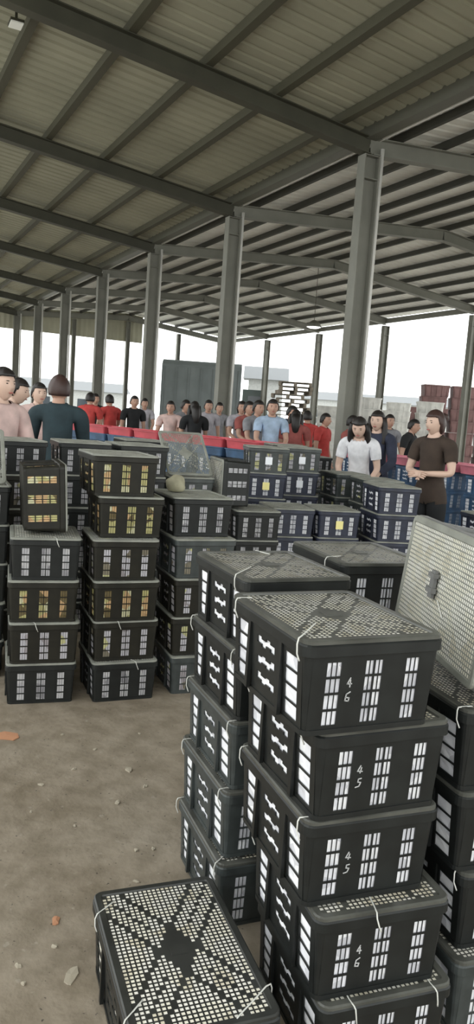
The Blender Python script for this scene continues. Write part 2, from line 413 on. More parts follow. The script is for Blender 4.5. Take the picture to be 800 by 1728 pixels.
# ------------------------------------------------------------------ the near pile
tl = lambda *ks: tuple(ks)
LT = [(0, -0.178, -0.185, 0), (0, -0.178, 0.175, 0)]
stack(['near'] * 5, 'near stack with white painted marks', 'crates of the near painted stack', (0.93, 1.33), -5,
      levels={4: (0.852, 1.300, -5), 3: (0.918, 1.318, -5), 2: (0.918, 1.335, -6.5), 1: (0.945, 1.300, -8), 0: (0.968, 1.285, -8)},
      mark={4: 0, 3: 1, 2: 1, 1: 0, 0: 0},
      ties={4: [(2, -0.178, -0.19, 8), (0, -0.178, 0.16, 0)], 3: [(0, -0.178, -0.15, 0), (1, -0.178, 0.17, 10)], 2: [(0, -0.178, -0.19, -10), (0, -0.178, 0.19, 0)], 1: [(0, -0.178, 0.19, 5), (1, -0.03, -0.218, 60)], 0: [(0, 0.12, -0.218, 90), (0, -0.1, -0.218, 90)]})
stack(['grey', 'grey', 'grey', 'near', 'near'], 'corded stack directly behind the painted one', 'crates of the stack behind the painted one', (1.02, 1.93), -5,
      levels={4: (1.005, 1.87, -4), 3: (1.005, 1.885, -5), 2: (1.005, 1.89, -5), 1: (0.997, 1.89, -5), 0: (0.985, 1.875, -6)},
      ties={4: [(2, -0.178, -0.15, 8), (1, 0.05, 0.216, -90)], 3: [(1, -0.178, -0.19, 0), (0, -0.178, 0.19, 0)], 2: [(0, -0.178, -0.2, 0), (0, -0.178, 0.19, 0)], 1: LT, 0: [(2, -0.178, -0.2, 0), (0, -0.178, 0.2, 0)]})
stack(['near'] * 5, 'stack beside the corded one, behind the tipped crate', 'crates of the stack behind the tipped crate', (1.455, 2.03), -6, ties={4: [(1, -0.178, -0.1, 0)]})
stack(['grey', 'near', 'near', 'near'], 'stack that carries the tipped crate', 'crates under the tipped crate', (1.365, 1.30), -8,
      levels={3: (1.35, 1.32, -8), 2: (1.362, 1.318, -8), 1: (1.392, 1.31, -8), 0: (1.375, 1.28, -8)}, ties={3: [(0, -0.178, -0.19, 0)], 1: [(0, -0.178, -0.19, 0)]})
tipped = crate('tip', 'light grey crate tipped on its side, cream-filled mesh lid facing the painted stack', (1.685, 1.530, 4 * HL + 0.205), 0, None, W=0.66,
      rot=(Matrix.Rotation(rad(-22), 3, 'Z') @ Matrix.Rotation(rad(-84), 3, 'Y')).to_euler(), ties=[(1, -0.06, -0.06, 40)])
bm = bmesh.new(); box(bm, (-0.03, 0.02, 0.2180), (0.05, 0.05, 0.228)); box(bm, (-0.015, 0.012, 0.2180), (0.0, 0.058, 0.234)); box(bm, (0.03, 0.012, 0.2180), (0.042, 0.058, 0.234))
link('latch', mesh_of(bm, 'latch', M['plastic_light_grey']), tipped)
crate('cream', 'single lidded black crate standing on the floor before the near stacks', (0.742, 1.600, 0.0), -7, None, L=0.35, W=0.545,
      ties=[(1, -0.17, 0.18, 20), (2, 0.173, -0.18, 175), (1, -0.17, -0.19, 25)])

# ------------------------------------------------------------------ left stacks
stack(['pale', 'mixed', 'yellow', 'pale'], 'left stack under the crate stood on end', 'crates under the crate stood on end', (0.70, 3.83), -10, ties={1: [(1, -0.05, -0.218, 90)], 3: [(1, 0.05, -0.218, 80)]})
crate('yellow', 'dark olive crate stood on its end atop the left stack', (0.815, 4.12, 4 * HL + 0.183), 0, None,
      rot=(Matrix.Rotation(rad(-8), 3, 'Z') @ Matrix.Rotation(rad(87), 3, 'Y')).to_euler())
stack(['pale', 'mixed', 'yellow', 'mixed', 'yellow', 'yellow'], 'tall six-crate stack with yellowish contents', 'crates of the tall six-crate stack', (1.125, 3.75), -6,
      levels={5: (1.115, 3.83, -4), 4: (1.15, 3.82, -7)}, ties={0: [(1, 0.05, -0.218, 90)], 1: [(1, -0.05, -0.218, 90)]})
stack(['green', 'mixed', 'mixed', 'green', 'pale'], 'dark stack just beyond the tall six-crate stack', 'crates of the dark stack', (1.565, 3.74), -6, levels={4: (1.575, 3.83, -5)})
stack(['pale'] * 5, 'far-left-edge stack under leaning lid', 'crates of the far-left-edge stack', (0.42, 4.28), -6)
def loose_lid(label, loc, rot, key='lid_grey'):
    k = ('loose', key)
    if k not in CRATE:
        me = lid_mesh(0.36, 0.46, M[key]); me.transform(Matrix.Translation((0, 0, -0.212))); CRATE[k] = me
    o = link('crate_lid', CRATE[k], None, loc, rot); return tag(o, label, 'lid')
loose_lid('loose grey mesh lid leaning up on the far left edge stack', (0.60, 4.45, 1.243), (rad(38), 0, rad(-6)))
def lump(name, label, cat, loc, size, m, seed, group=None):
    rr = random.Random(seed); bm = bmesh.new()
    bmesh.ops.create_icosphere(bm, subdivisions=3, radius=1)
    ph = [rr.uniform(0, 6) for _ in range(6)]
    for v in bm.verts:
        x, y, z = v.co
        k = 1 + 0.10 * math.sin(3 * x + ph[0]) * math.cos(4 * y + ph[1]) + 0.08 * math.sin(5 * z + ph[2] + 2 * x)
        z = max(z, -0.62)
        v.co = Vector((x * size[0], y * size[1], (z + 0.62) * size[2])) * k
        if v.co.z < 0.001 * k: v.co.z = 0
    for f in bm.faces: f.smooth = True
    return tag(link(name, mesh_of(bm, name, m), None, loc), label, cat, group)
lump('cloth_sack', 'small beige sack wedged on top of the dark stack', 'sack', (1.70, 4.12, 5 * HL), (0.055, 0.06, 0.06), M['sack'], 3)

# ------------------------------------------------------------------ rows behind
def fl_stack(keys, desc, group, x, y, yaw, **kw): return stack(keys, desc, group, (x, y), yaw, jit=0.008, jyaw=2, **kw)
band = 'crates of the waist-high row before the bystanders at left'
fl_stack(['pale'] * 5 + ['green'], 'left row, stack at the picture edge', band, 0.25, 4.98, -4)
fl_stack(['mixed'] * 5 + ['pale'], 'left row, behind the stood-up crate', band, 0.78, 4.90, 6)
fl_stack(['pale'] * 6, 'left row, behind tall stack, left', band, 1.22, 5.02, -6)
fl_stack(['pale'] * 6, 'left row, behind tall stack, right', band, 1.63, 5.00, -3)
fl_stack(['green'] * 5, 'left row, under the propped grey lid', band, 2.03, 5.06, -5)
fl_stack(['green'] * 5 + ['pale'], 'stack just past the left row', band, 1.95, 5.85, -5)
fl_stack(['navy', 'green', 'pale', 'pale'], 'mid stack carrying the crate stood on end', 'mid crates', 2.50, 4.90, -10)
crate('pale', 'black crate stood on end on a mid stack, pale slots running across', (2.67, 5.145, 4 * HL + 0.184), 0, None,
      rot=(Matrix.Rotation(rad(-12), 3, 'Z') @ Matrix.Rotation(rad(-90), 3, 'Y')).to_euler())
loose_lid('grey lid propped at a slant on the left row', (2.25, 5.30, 5 * HL + 0.160), (rad(42), 0, rad(-5)))
bpy.context.view_layer.update()
fl_stack(['navy'] * 5 + ['green'], 'mid stack with white and yellow tags', 'mid crates', 3.02, 5.75, -20, tagc={5: 'tag_white', 4: 'tag_yellow', 3: 'tag_white'})
fl_stack(['navy'] * 5 + ['green'], 'mid stack with two white tags', 'mid crates', 3.53, 6.02, -20, tagc={5: 'tag_white', 4: 'tag_white'})
fl_stack(['navy'] * 4, 'low mid stack', 'mid crates', 2.90, 5.06, -14)
fl_stack(['navy'] * 4, 'low mid stack with yellow paper', 'mid crates', 3.28, 4.97, -14, tagc={3: 'tag_yellow'})
fl_stack(['navy'] * 5, 'navy stack left of the woman in brown', 'mid crates', 3.69, 4.76, -18)
fl_stack(['navy', 'navy', 'green', 'green', 'green'], 'stack second in line behind the navy one', 'mid crates', 3.96, 5.30, -14)
fl_stack(['green'] * 5, 'stack third in line behind the navy one', 'mid crates', 4.04, 5.88, -12)
fl_stack(['navy'] * 3, 'low stack right beside the navy one', 'mid crates', 4.16, 4.62, -18)
fl_stack(['green'] * 3 + ['navy'], 'four-high stack at the right by the woman in brown', 'mid crates', 4.70, 4.62, -14, tagc={3: 'tag_white'})
for k, (x, y, yw, n, d) in enumerate([(4.95, 8.9, -10, 5, 'first pale far stack'), (5.5, 8.7, -8, 5, 'second pale far stack'), (4.62, 7.95, -14, 5, 'third pale far stack'), (5.05, 9.75, -10, 5, 'fourth pale far stack'), (3.72, 6.55, -16, 6, 'far stack behind the tagged ones')]):
    fl_stack(['green'] * (n - 1) + ['pale'], d, 'far crates with pale lids', x, y, yw)
# blue crates with red and pink trays
def tray_mesh(m):
    bm = bmesh.new(); L, W = 0.46, 0.56
    ring(bm, L, W, 0.03, [(0.0, 0.09), (0.012, 0.09), (0.012, 0.10), (-0.006, 0.10), (-0.02, 0.008), (-0.014, 0.0)])
    box(bm, (-L / 2 + 0.022, -W / 2 + 0.022, 0.0), (L / 2 - 0.022, W / 2 - 0.022, 0.010))
    for k in range(5):
        x = -L / 2 + 0.06 + k * (L - 0.12) / 4; box(bm, (x - 0.006, -W / 2 + 0.03, 0.010), (x + 0.006, W / 2 - 0.03, 0.022))
    return mesh_of(bm, 'tray', m)
TR = {'red': tray_mesh(M['red_tray']), 'pink': tray_mesh(M['pink_tray']), 'blue': tray_mesh(M['plastic_blue'])}
ORD = ['first', 'second', 'third', 'fourth', 'fifth', 'sixth', 'seventh', 'eighth']
def tray_row(p0, p1, n, yaw, colr, rowname, per=2):
    for k in range(n):
        t = k / max(1, n - 1); x, y = p0[0] + (p1[0] - p0[0]) * t, p0[1] + (p1[1] - p0[1]) * t
        fl_stack(['blue'] * 5, '%s stack of %s' % (ORD[k], rowname), 'blue crates of ' + rowname, x, y, yaw)
        cx, cy = from_fl(x, y, yaw)
        for q in range(per):
            c = colr[q % len(colr)]
            o = link('plastic_tray', TR[c], None, (cx, cy, 5 * HL + 0.001 + q * 0.1005), (0, 0, rad(yaw + R.uniform(-3, 3))))
            tag(o, '%s plastic tray, %s, on %s stack of %s' % (c, 'upper' if q == per - 1 and per > 1 else 'lower' if per > 1 else 'lone', ORD[k], rowname), 'tray', 'trays on ' + rowname)
tray_row((3.98, 7.35), (2.85, 11.6), 8, 15, ['blue', 'red'], 'the red tray row')
tray_row((6.15, 6.05), (6.30, 8.75), 5, -6, ['pink'], 'the pink tray row', per=1)
fl_stack(['blue'] * 4, 'short blue stack behind the woman in brown', 'blue crates behind the woman in brown', 5.62, 5.25, -12)

# ------------------------------------------------------------------ people
def skin_mesh(verts, edges, radii, root=0, sub=2):
    me = bpy.data.meshes.new('tmp'); me.from_pydata([tuple(v) for v in verts], edges, [])
    o = bpy.data.objects.new('tmp', me); COL.objects.link(o)
    md = o.modifiers.new('skin', 'SKIN'); md.use_smooth_shade = True; md.branch_smoothing = 0.3
    for i, r in enumerate(radii):
        sv = me.skin_vertices[0].data[i]; sv.radius = (r, r) if not isinstance(r, tuple) else r; sv.use_root = (i == root)
    ss = o.modifiers.new('sub', 'SUBSURF'); ss.levels = sub; ss.render_levels = sub
    dg = bpy.context.evaluated_depsgraph_get()
    out = bpy.data.meshes.new_from_object(o.evaluated_get(dg))
    bpy.data.objects.remove(o); bpy.data.meshes.remove(me)
    return out
class G:
    def __init__(s): s.v, s.e, s.r, s.n = [], [], [], {}
    def add(s, name, p, r, parent=None):
        s.n[name] = len(s.v); s.v.append(Vector(p)); s.r.append(r)
        if parent is not None: s.e.append((s.n[parent], s.n[name]))
    def build(s, root, sub=2): return skin_mesh(s.v, s.e, s.r, s.n[root], sub)
def head_bm(bm, hm, mis, ):
    """sculpted head joined into bm; hm transform, faces +(-y)"""
    nu, nv = 28, 20; rings = []
    for j in range(nv + 1):
        th = PI * j / nv; row = []
        for i in range(nu):
            ph = 2 * PI * i / nu
            d = Vector((math.sin(th) * math.sin(ph), -math.sin(th) * math.cos(ph), math.cos(th)))
            p = Vector((d.x * 0.076, d.y * 0.095, d.z * 0.115))
            if d.z < 0: p.x *= 1 - 0.30 * min(1, -d.z) ** 1.2; p.y *= 1 - 0.12 * (-d.z)
            if d.y > 0.2 and d.z < -0.2: p.y *= 0.8
            f = max(0, -d.y)
            g = lambda x0, z0, sx, sz: math.exp(-((p.x - x0) / sx) ** 2 - ((p.z - z0) / sz) ** 2) * (f > 0)
            p.y -= 0.022 * g(0, -0.018, 0.011, 0.018) + 0.010 * g(0, 0.005, 0.009, 0.022)      # nose
            p.y += 0.010 * (g(0.030, 0.012, 0.016, 0.012) + g(-0.030, 0.012, 0.016, 0.012))     # sockets
            p.y -= 0.004 * g(0, 0.032, 0.05, 0.010)                                             # brow
            p.y -= 0.006 * g(0, -0.052, 0.022, 0.010) + 0.008 * g(0, -0.092, 0.022, 0.016)      # lips, chin
            row.append(bm.verts.new(hm @ p))
        rings.append(row)
    for j in range(nv):
        for i in range(nu):
            q = (rings[j][i], rings[j][(i + 1) % nu], rings[j + 1][(i + 1) % nu], rings[j + 1][i])
            try:
                f = bm.faces.new(q); f.smooth = True; f.material_index = mis[0]
            except ValueError: pass
    def ell(c, s, mi):
        a = len(bm.verts)
        r = bmesh.ops.create_uvsphere(bm, u_segments=10, v_segments=8, radius=1)
        for v in r['verts']: v.co = hm @ (Vector(c) + Vector((v.co.x * s[0], v.co.y * s[1], v.co.z * s[2])))
        for f in {f for v in r['verts'] for f in v.link_faces}: f.material_index = mi; f.smooth = True
    for sx in (-1, 1):
        ell((sx * 0.030, -0.0795, 0.012), (0.009, 0.006, 0.0045), mis[1])
        ell((sx * 0.076, 0.010, -0.005), (0.008, 0.018, 0.030), mis[0])
        ell((sx * 0.030, -0.087, 0.031), (0.017, 0.004, 0.003), mis[1])
    ell((0, -0.089, -0.053), (0.022, 0.006, 0.006), mis[2])
def hair_me(hm, style, m):
    bm = bmesh.new(); nu, nv = 28, 18; rings = []
    for j in range(nv + 1):
        th = PI * j / nv; row = []
        for i in range(nu):
            ph = 2 * PI * i / nu
            d = Vector((math.sin(th) * math.sin(ph), -math.sin(th) * math.cos(ph), math.cos(th)))
            grow = 0.014 + 0.003 * math.sin(9 * ph + 3 * th)
            p = Vector((d.x * (0.076 + grow), d.y * (0.095 + grow), d.z * (0.115 + grow)))
            low = -0.055 if style == 'short' else -0.10
            if d.y < 0.15:                       # hairline: lift to the forehead over the face
                fr = min(1, (0.15 - d.y) / 0.6); line = low + (0.062 - low) * fr ** 1.2
            else: line = low
            if p.z < line:
                p = Vector((d.x * 0.060, d.y * 0.078, line * 0.92 + 0.004))
            row.append(bm.verts.new(hm @ p))
        rings.append(row)
    for j in range(nv):
        for i in range(nu):
            try:
                f = bm.faces.new((rings[j][i], rings[j][(i + 1) % nu], rings[j + 1][(i + 1) % nu], rings[j + 1][i])); f.smooth = True
            except ValueError: pass
    if style == 'long':
        P = [(0, 0.075, 0.03), (0, 0.10, -0.05), (0, 0.115, -0.14), (0, 0.11, -0.24), (0, 0.095, -0.30)]
        tube(bm, [hm @ Vector(p) for p in P], [0.07, 0.075, 0.07, 0.055, 0.02], 12)
        for sx in (-1, 1): tube(bm, [hm @ Vector(p) for p in ((sx * 0.075, 0.0, 0.05), (sx * 0.092, 0.0, -0.04), (sx * 0.095, 0.0, -0.14), (sx * 0.085, -0.03, -0.24), (sx * 0.08, -0.04, -0.29))], [0.03, 0.034, 0.036, 0.03, 0.01], 8)
    elif style == 'bun':
        r = bmesh.ops.create_icosphere(bm, subdivisions=2, radius=0.045)
        for v in r['verts']: v.co = hm @ (v.co + Vector((0, 0.115, 0.05)))
    return mesh_of(bm, 'hair', m)
def person(label, xy, face, height=1.68, top=None, bottom=None, hair='short', hairm='hair', skinm='skin', lean=0.0, arms='down', sleeve='short', turn=0, nod=0, group=None, female=False, parts='full'):
    """face: heading in degrees of the way the person looks (0 = +x)"""
    k = height / 1.70
    def P(x, y, z): return Vector((x, y, z))
    ln = rad(lean)
    def L(p):      # lean the upper body forward about the hips
        if lean == 0: return p
        q = p - Vector((0, 0, 0.92)); c, s = math.cos(ln), math.sin(ln)
        return Vector((q.x, q.y * c - q.z * s, q.z * c + q.y * s)) + Vector((0, 0, 0.92)) + Vector((0, 0.10 * math.sin(ln), 0))
    sh = 0.165 if female else 0.185
    sets = {'down': ((0.225, 0.01, 1.12), (0.235, -0.06, 0.88)), 'fold': ((0.225, -0.04, 1.13), (0.03, -0.20, 1.12)), 'reach': ((0.20, -0.22, 1.22), (0.14, -0.45, 1.15)),
            'face': ((0.20, -0.16, 1.16), (0.06, -0.17, 1.40)), 'work': ((0.22, -0.08, 1.13), (0.13, -0.30, 1.02))}
    aset = arms if isinstance(arms, tuple) else (arms, arms)
    J = {'pelvis': P(0, 0, 0.93), 'waist': L(P(0, 0, 1.06)), 'chest': L(P(0, 0.0, 1.26)), 'collar': L(P(0, 0.005, 1.40)), 'neck': L(P(0, -0.005, 1.475)), 'skull': L(P(0, -0.02, 1.55))}
    for s, sg in (('l', 1), ('r', -1)):
        el, wr = sets[aset[0] if s == 'l' else aset[1]]
        J['sh' + s] = L(P(sg * sh, 0.01, 1.385)); J['el' + s] = L(P(sg * el[0], el[1], el[2])); J['wr' + s] = L(P(sg * wr[0], wr[1], wr[2]))
        J['hip' + s] = P(sg * 0.085, 0, 0.88); J['kn' + s] = P(sg * 0.10, -0.02, 0.49); J['an' + s] = P(sg * 0.105, 0.02, 0.085); J['to' + s] = P(sg * 0.115, -0.15, 0.035)
    g = G()
    g.add('pelvis', J['pelvis'], 0.115); g.add('waist', J['waist'], 0.105 if female else 0.115, 'pelvis'); g.add('chest', J['chest'], 0.125, 'waist')
    g.add('collar', J['collar'], 0.085, 'chest'); g.add('neck', J['neck'], 0.052, 'collar'); g.add('skull', J['skull'], 0.055, 'neck')
    for s, sg in (('l', 1), ('r', -1)):
        g.add('sh' + s, J['sh' + s], 0.062, 'collar'); mid = J['sh' + s].lerp(J['el' + s], 0.5)
        g.add('ua' + s, mid, 0.048, 'sh' + s); g.add('el' + s, J['el' + s], 0.038, 'ua' + s); g.add('wr' + s, J['wr' + s], 0.026, 'el' + s)
        d = (J['wr' + s] - J['el' + s]).normalized(); palm = J['wr' + s] + d * 0.055
        g.add('pa' + s, palm, 0.030, 'wr' + s)
        side = d.cross(Vector((0, -1, 0.3))).normalized(); curl = side.cross(d).normalized()
        if curl.z > 0 and abs(d.z) < 0.7: curl = -curl
        for q, (off, ln_) in enumerate(((-0.027, 0.058), (-0.009, 0.070), (0.009, 0.066), (0.027, 0.052))):
            b = palm + d * 0.026 + side * off
            g.add('f%d%s' % (q, s), b, 0.0105, 'pa' + s)
            g.add('g%d%s' % (q, s), b + d * ln_ * 0.55 + curl * 0.008, 0.0095, 'f%d%s' % (q, s)); g.add('h%d%s' % (q, s), b + d * ln_ * 0.9 + curl * 0.030, 0.0075, 'g%d%s' % (q, s))
        g.add('t0' + s, palm - d * 0.02 - side * 0.036 * sg, 0.0115, 'pa' + s); g.add('t1' + s, palm + d * 0.02 - side * 0.056 * sg + curl * 0.01, 0.009, 't0' + s)
        g.add('hip' + s, J['hip' + s], 0.098, 'pelvis'); g.add('th' + s, J['hip' + s].lerp(J['kn' + s], 0.5), 0.080, 'hip' + s)
        g.add('kn' + s, J['kn' + s], 0.055, 'th' + s); g.add('ca' + s, J['kn' + s].lerp(J['an' + s], 0.35) + Vector((0, 0.02, 0)), 0.055, 'kn' + s)
        g.add('an' + s, J['an' + s], 0.037, 'ca' + s); g.add('to' + s, J['to' + s], 0.032, 'an' + s)
    body = g.build('pelvis', 2)
    bm = bmesh.new(); bm.from_mesh(body)
    up = (J['skull'] - J['collar']).normalized()
    hm = Matrix.Translation(J['skull'] + up * 0.035) @ Matrix.Rotation(rad(turn), 4, 'Z') @ Matrix.Rotation(ln * 0.7 + rad(nod), 4, 'X')
    head_bm(bm, hm, (0, 1, 2))
    bme = mesh_of(bm, 'person_body', [M[skinm], M['eye'], M['lip']])
    c = thing('person', label, 'person', (xy[0], xy[1], 0), (0, 0, rad(face + 90)), group)
    sc = (k, k, k); c.scale = sc
    link('body', bme, c)
    link('hair', hair_me(hm, hair, M[hairm]), c)
    # garments: cut from the body surface by nearest bone and pushed outward
    segs = [('torso', 'pelvis', 'waist'), ('torso', 'waist', 'chest'), ('torso', 'chest', 'collar'), ('neck', 'collar', 'neck'), ('head', 'neck', 'skull')]
    for d_ in 'lr':
        segs += [('torso', 'collar', 'sh' + d_), ('uarm', 'sh' + d_, 'el' + d_), ('farm', 'el' + d_, 'wr' + d_), ('hand', 'wr' + d_, 'pa' + d_), ('hip', 'pelvis', 'hip' + d_),
                 ('leg', 'hip' + d_, 'kn' + d_), ('leg', 'kn' + d_, 'an' + d_), ('foot', 'an' + d_, 'to' + d_)]
        for q in range(4): segs.append(('hand', 'f%d%s' % (q, d_), 'h%d%s' % (q, d_)))
        segs.append(('hand', 't0' + d_, 't1' + d_))
    sg_ = [(n_, g.v[g.n[a]], g.v[g.n[b]], g.r[g.n[a]], g.r[g.n[b]]) for n_, a, b in segs]
    def bone(p):
        best = (9, '', 0)
        for n_, a, b, ra, rb_ in sg_:
            ab = b - a; t = max(0, min(1, (p - a).dot(ab) / ab.length_squared)); dd = (p - a - ab * t).length - (ra + (rb_ - ra) * t)
            if dd < best[0]: best = (dd, n_, t)
        return best[1], best[2]
    cl = [bone(v.co) for v in body.vertices]
    def in_shirt(i):
        n_, t = cl[i]; z = body.vertices[i].co.z
        return n_ == 'torso' or (n_ == 'hip' and z > 0.84) or (n_ == 'leg' and z > 0.84) or (n_ == 'neck' and t < 0.45) or (n_ == 'uarm' and (sleeve == 'long' or t < 0.62)) or (n_ == 'farm' and sleeve == 'long' and t < 0.93)
    def in_trousers(i):
        n_, t = cl[i]; z = body.vertices[i].co.z
        return n_ == 'hip' or (n_ == 'leg' and z > 0.10) or (n_ == 'torso' and z < 1.0)
    def garment(test, off, m, nm):
        b = bmesh.new(); b.from_mesh(body); b.verts.ensure_lookup_table(); b.normal_update()
        keep = [test(i) for i in range(len(b.verts))]
        nrm = [v.normal.copy() for v in b.verts]
        for i, v in enumerate(b.verts): v.co += nrm[i] * off
        bmesh.ops.delete(b, geom=[v for i, v in enumerate(b.verts) if not keep[i]], context='VERTS')
        rim = [e for e in b.edges if e.is_boundary]
        ext = bmesh.ops.extrude_edge_only(b, edges=rim)['geom']       # turn the hems inward so they have thickness
        b.normal_update()
        for v in [v for v in ext if isinstance(v, bmesh.types.BMVert)]: v.co -= v.link_edges[0].other_vert(v).normal * 0.0 + (v.normal if v.normal.length else Vector((0, 0, 0))) * 0.006
        for f in b.faces: f.smooth = True; f.material_index = 0
        link(nm, mesh_of(b, nm, m), c)
    garment(in_shirt, 0.016, top, 'jacket' if sleeve == 'long' else 'shirt'); garment(in_trousers, 0.010, bottom, 'trousers')
    for d_ in 'lr':
        b = bmesh.new(); q = bmesh.ops.create_uvsphere(b, u_segments=14, v_segments=8, radius=1)
        for v in q['verts']:
            v.co = Vector((v.co.x * 0.048, v.co.y * 0.135, max(-0.75, v.co.z) * 0.052)) + Vector((J['to' + d_].x * 0.98, -0.06, 0.04))
        for f in b.faces: f.smooth = True
        link('shoe', mesh_of(b, 'shoe', M['shoe']), c)
    return c
BR = cloth('dark_brown', (0.045, 0.03, 0.022)); BK = cloth('black', (0.014, 0.015, 0.017)); WH = cloth('white', (0.75, 0.75, 0.78)); NV = cloth('navy', (0.03, 0.035, 0.06))
TE = cloth('dark_teal', (0.022, 0.04, 0.048)); PK = cloth('pale_pink', (0.62, 0.45, 0.42)); RD = cloth('red', (0.50, 0.06, 0.055)); GY = cloth('grey', (0.25, 0.25, 0.27))
DR = cloth('dusty_red', (0.32, 0.09, 0.08)); LB = cloth('light_blue', (0.36, 0.46, 0.60)); JE = cloth('denim', (0.05, 0.07, 0.12)); LG = cloth('lilac_grey', (0.42, 0.40, 0.44))
person('person in a dark brown shirt, arms folded, beside the pink trays', (4.98, 5.66), 200, 1.74, BR, BK, 'bun', 'hair_brown', 'skin_pale', arms='fold', turn=-15, nod=5, female=True)
person('person with black hair in a white top bending over the crates', (5.08, 6.97), 225, 1.70, WH, JE, 'long', 'hair', 'skin_pale', lean=22, arms='work', female=True, nod=8)
person('person in a navy jacket with long dark hair beside the white top', (5.58, 7.33), 215, 1.74, NV, JE, 'long', 'hair', 'skin_pale', arms='work', sleeve='long', lean=6, female=True)
person('person in a dark teal jacket with dark brown hair, back turned', (1.62, 6.72), 75, 1.80, TE, BK, 'short', 'hair_brown', 'skin', arms='work', sleeve='long', nod=-2)
person('person in a pale pink top with dark hair at the left edge', (1.00, 5.98), -60, 1.79, PK, BK, 'short', 'hair', 'skin_pale', arms='work', sleeve='long')
person('person in black leaning forward just behind the pale pink top', (1.30, 7.75), -30, 1.80, BK, BK, 'short', 'hair', 'skin_pale', lean=14, arms='work', sleeve='long')
person('person in a dusty pink shirt beyond the teal jacket', (1.95, 9.1), -80, 1.78, PK, JE, 'short', 'hair', 'skin_pale', arms='down')
crowd = [((4.25, 15.1), 60, 1.84, RD, 'short', 'red shirt, left one of the two in red', 'work'), ((4.90, 15.7), 100, 1.84, RD, 'short', 'red shirt, right one of the two in red', 'work'),
         ((5.1, 17.6), -90, 1.86, BK, 'short', 'black shirt, behind the two in red', 'down'), ((5.30, 15.4), -90, 1.84, BK, 'short', 'black shirt, right of the two in red', 'down'),
         ((6.6, 18.4), -100, 1.86, LG, 'short', 'lilac shirt behind the third column', 'work'), ((5.42, 13.6), -120, 1.76, PK, 'short', 'pink shirt before the lorry', 'work'),
         ((5.90, 14.2), -60, 1.82, GY, 'short', 'grey shirt before the lorry', 'work'), ((5.50, 12.6), 80, 1.78, BK, 'long', 'black top and long hair before the lorry', 'work'),
         ((6.70, 14.7), -100, 1.86, LG, 'short', 'lilac shirt left of the second column', 'down'), ((7.6, 16.1), -100, 1.86, GY, 'short', 'grey shirt, behind lilac shirt', 'down'),
         ((6.72, 13.2), -100, 1.86, LG, 'bun', 'lilac shirt and hair bun', 'work'), ((6.35, 12.2), -80, 1.84, DR, 'short', 'dusty red shirt right of second column', 'work'),
         ((5.95, 11.1), -80, 1.84, GY, 'short', 'grey shirt left of light blue shirt', 'work'), ((5.88, 10.48), -110, 1.86, LB, 'short', 'light blue shirt', 'work'),
         ((6.95, 11.8), -70, 1.82, NV, 'short', 'navy shirt right of light blue shirt', 'work'), ((6.55, 10.85), 60, 1.74, DR, 'long', 'dusty red top and long hair', 'work'),
         ((7.8, 12.5), 70, 1.76, RD, 'short', 'bright red shirt, farther one', 'work'), ((7.4, 11.3), -60, 1.72, RD, 'short', 'bright red shirt, nearer one', 'down'),
         ((7.2, 10.2), -60, 1.70, DR, 'short', 'dusty red shirt by nearest column', 'work'),
         ((8.5, 10.9), -100, 1.78, GY, 'short', 'grey shirt right of nearest column', 'work'), ((8.3, 10.1), -60, 1.72, BK, 'short', 'black shirt before red-brown bins', 'down')]
for xy, fa, hgt, c, hs, d, ar in crowd:
    person('person in the far crowd, ' + d, xy, fa, hgt, c, JE, hs, 'hair', 'skin', arms=ar, lean=R.choice((0, 0, 6)), group='far market crowd')

# ------------------------------------------------------------------ setting: ground, roofs, frames
bm = bmesh.new(); box(bm, (-3.2, -6, -0.12), (23.6, 49.6, 0.0)); link('floor', mesh_of(bm, 'floor', M['floor']), kind='structure')
bm = bmesh.new(); box(bm, (-90, -90, -0.30), (130, 170, -0.125)); link('ground_yard', mesh_of(bm, 'yard', M['yard']), kind='structure')
XC, XR, XE = 9.02, 16.2, 23.4
ROOF0 = -4.5
ZV, ZRL, ZRR, ZE = 7.30, 8.25, 7.85, 7.05      # valley, left ridge (x=0.5), right ridge, far eave: underside of sheets
def zroof(x):
    if x <= XC: return ZRL + (ZV - ZRL) * (x - 0.5) / (XC - 0.5)
    if x <= XR: return ZV + (ZRR - ZV) * (x - XC) / (XR - XC)
    return ZRR + (ZE - ZRR) * (x - XR) / (XE - XR)
def sheet(name, x0, x1, m):
    bm = bmesh.new(); n = 1 + int((49.4 - ROOF0) / 0.10); prof = []
    # trapezoidal corrugation running down the slope
    y = ROOF0; ys = []
    while y < 49.4:
        for a, z in ((0, 0), (0.16, 0), (0.19, 0.035), (0.25, 0.035), (0.28, 0)): ys.append((y + a, z))
        y += 0.32
    A = [bm.verts.new((x0, yy, zroof(x0) + z)) for yy, z in ys]; B = [bm.verts.new((x1, yy, zroof(x1) + z)) for yy, z in ys]
    A2 = [bm.verts.new((x0, yy, zroof(x0) + z + 0.02)) for yy, z in ys]; B2 = [bm.verts.new((x1, yy, zroof(x1) + z + 0.02)) for yy, z in ys]
    for i in range(len(ys) - 1):
        bm.faces.new((A[i], A[i + 1], B[i + 1], B[i])); bm.faces.new((A2[i], B2[i], B2[i + 1], A2[i + 1]))
    link(name, mesh_of(bm, name, m), kind='structure')
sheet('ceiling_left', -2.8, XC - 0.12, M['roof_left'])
sheet('ceiling_right', XC + 0.12, XR, M['roof_right']); sheet('ceiling_right_outer', XR, XE + 0.5, M['roof_right'])
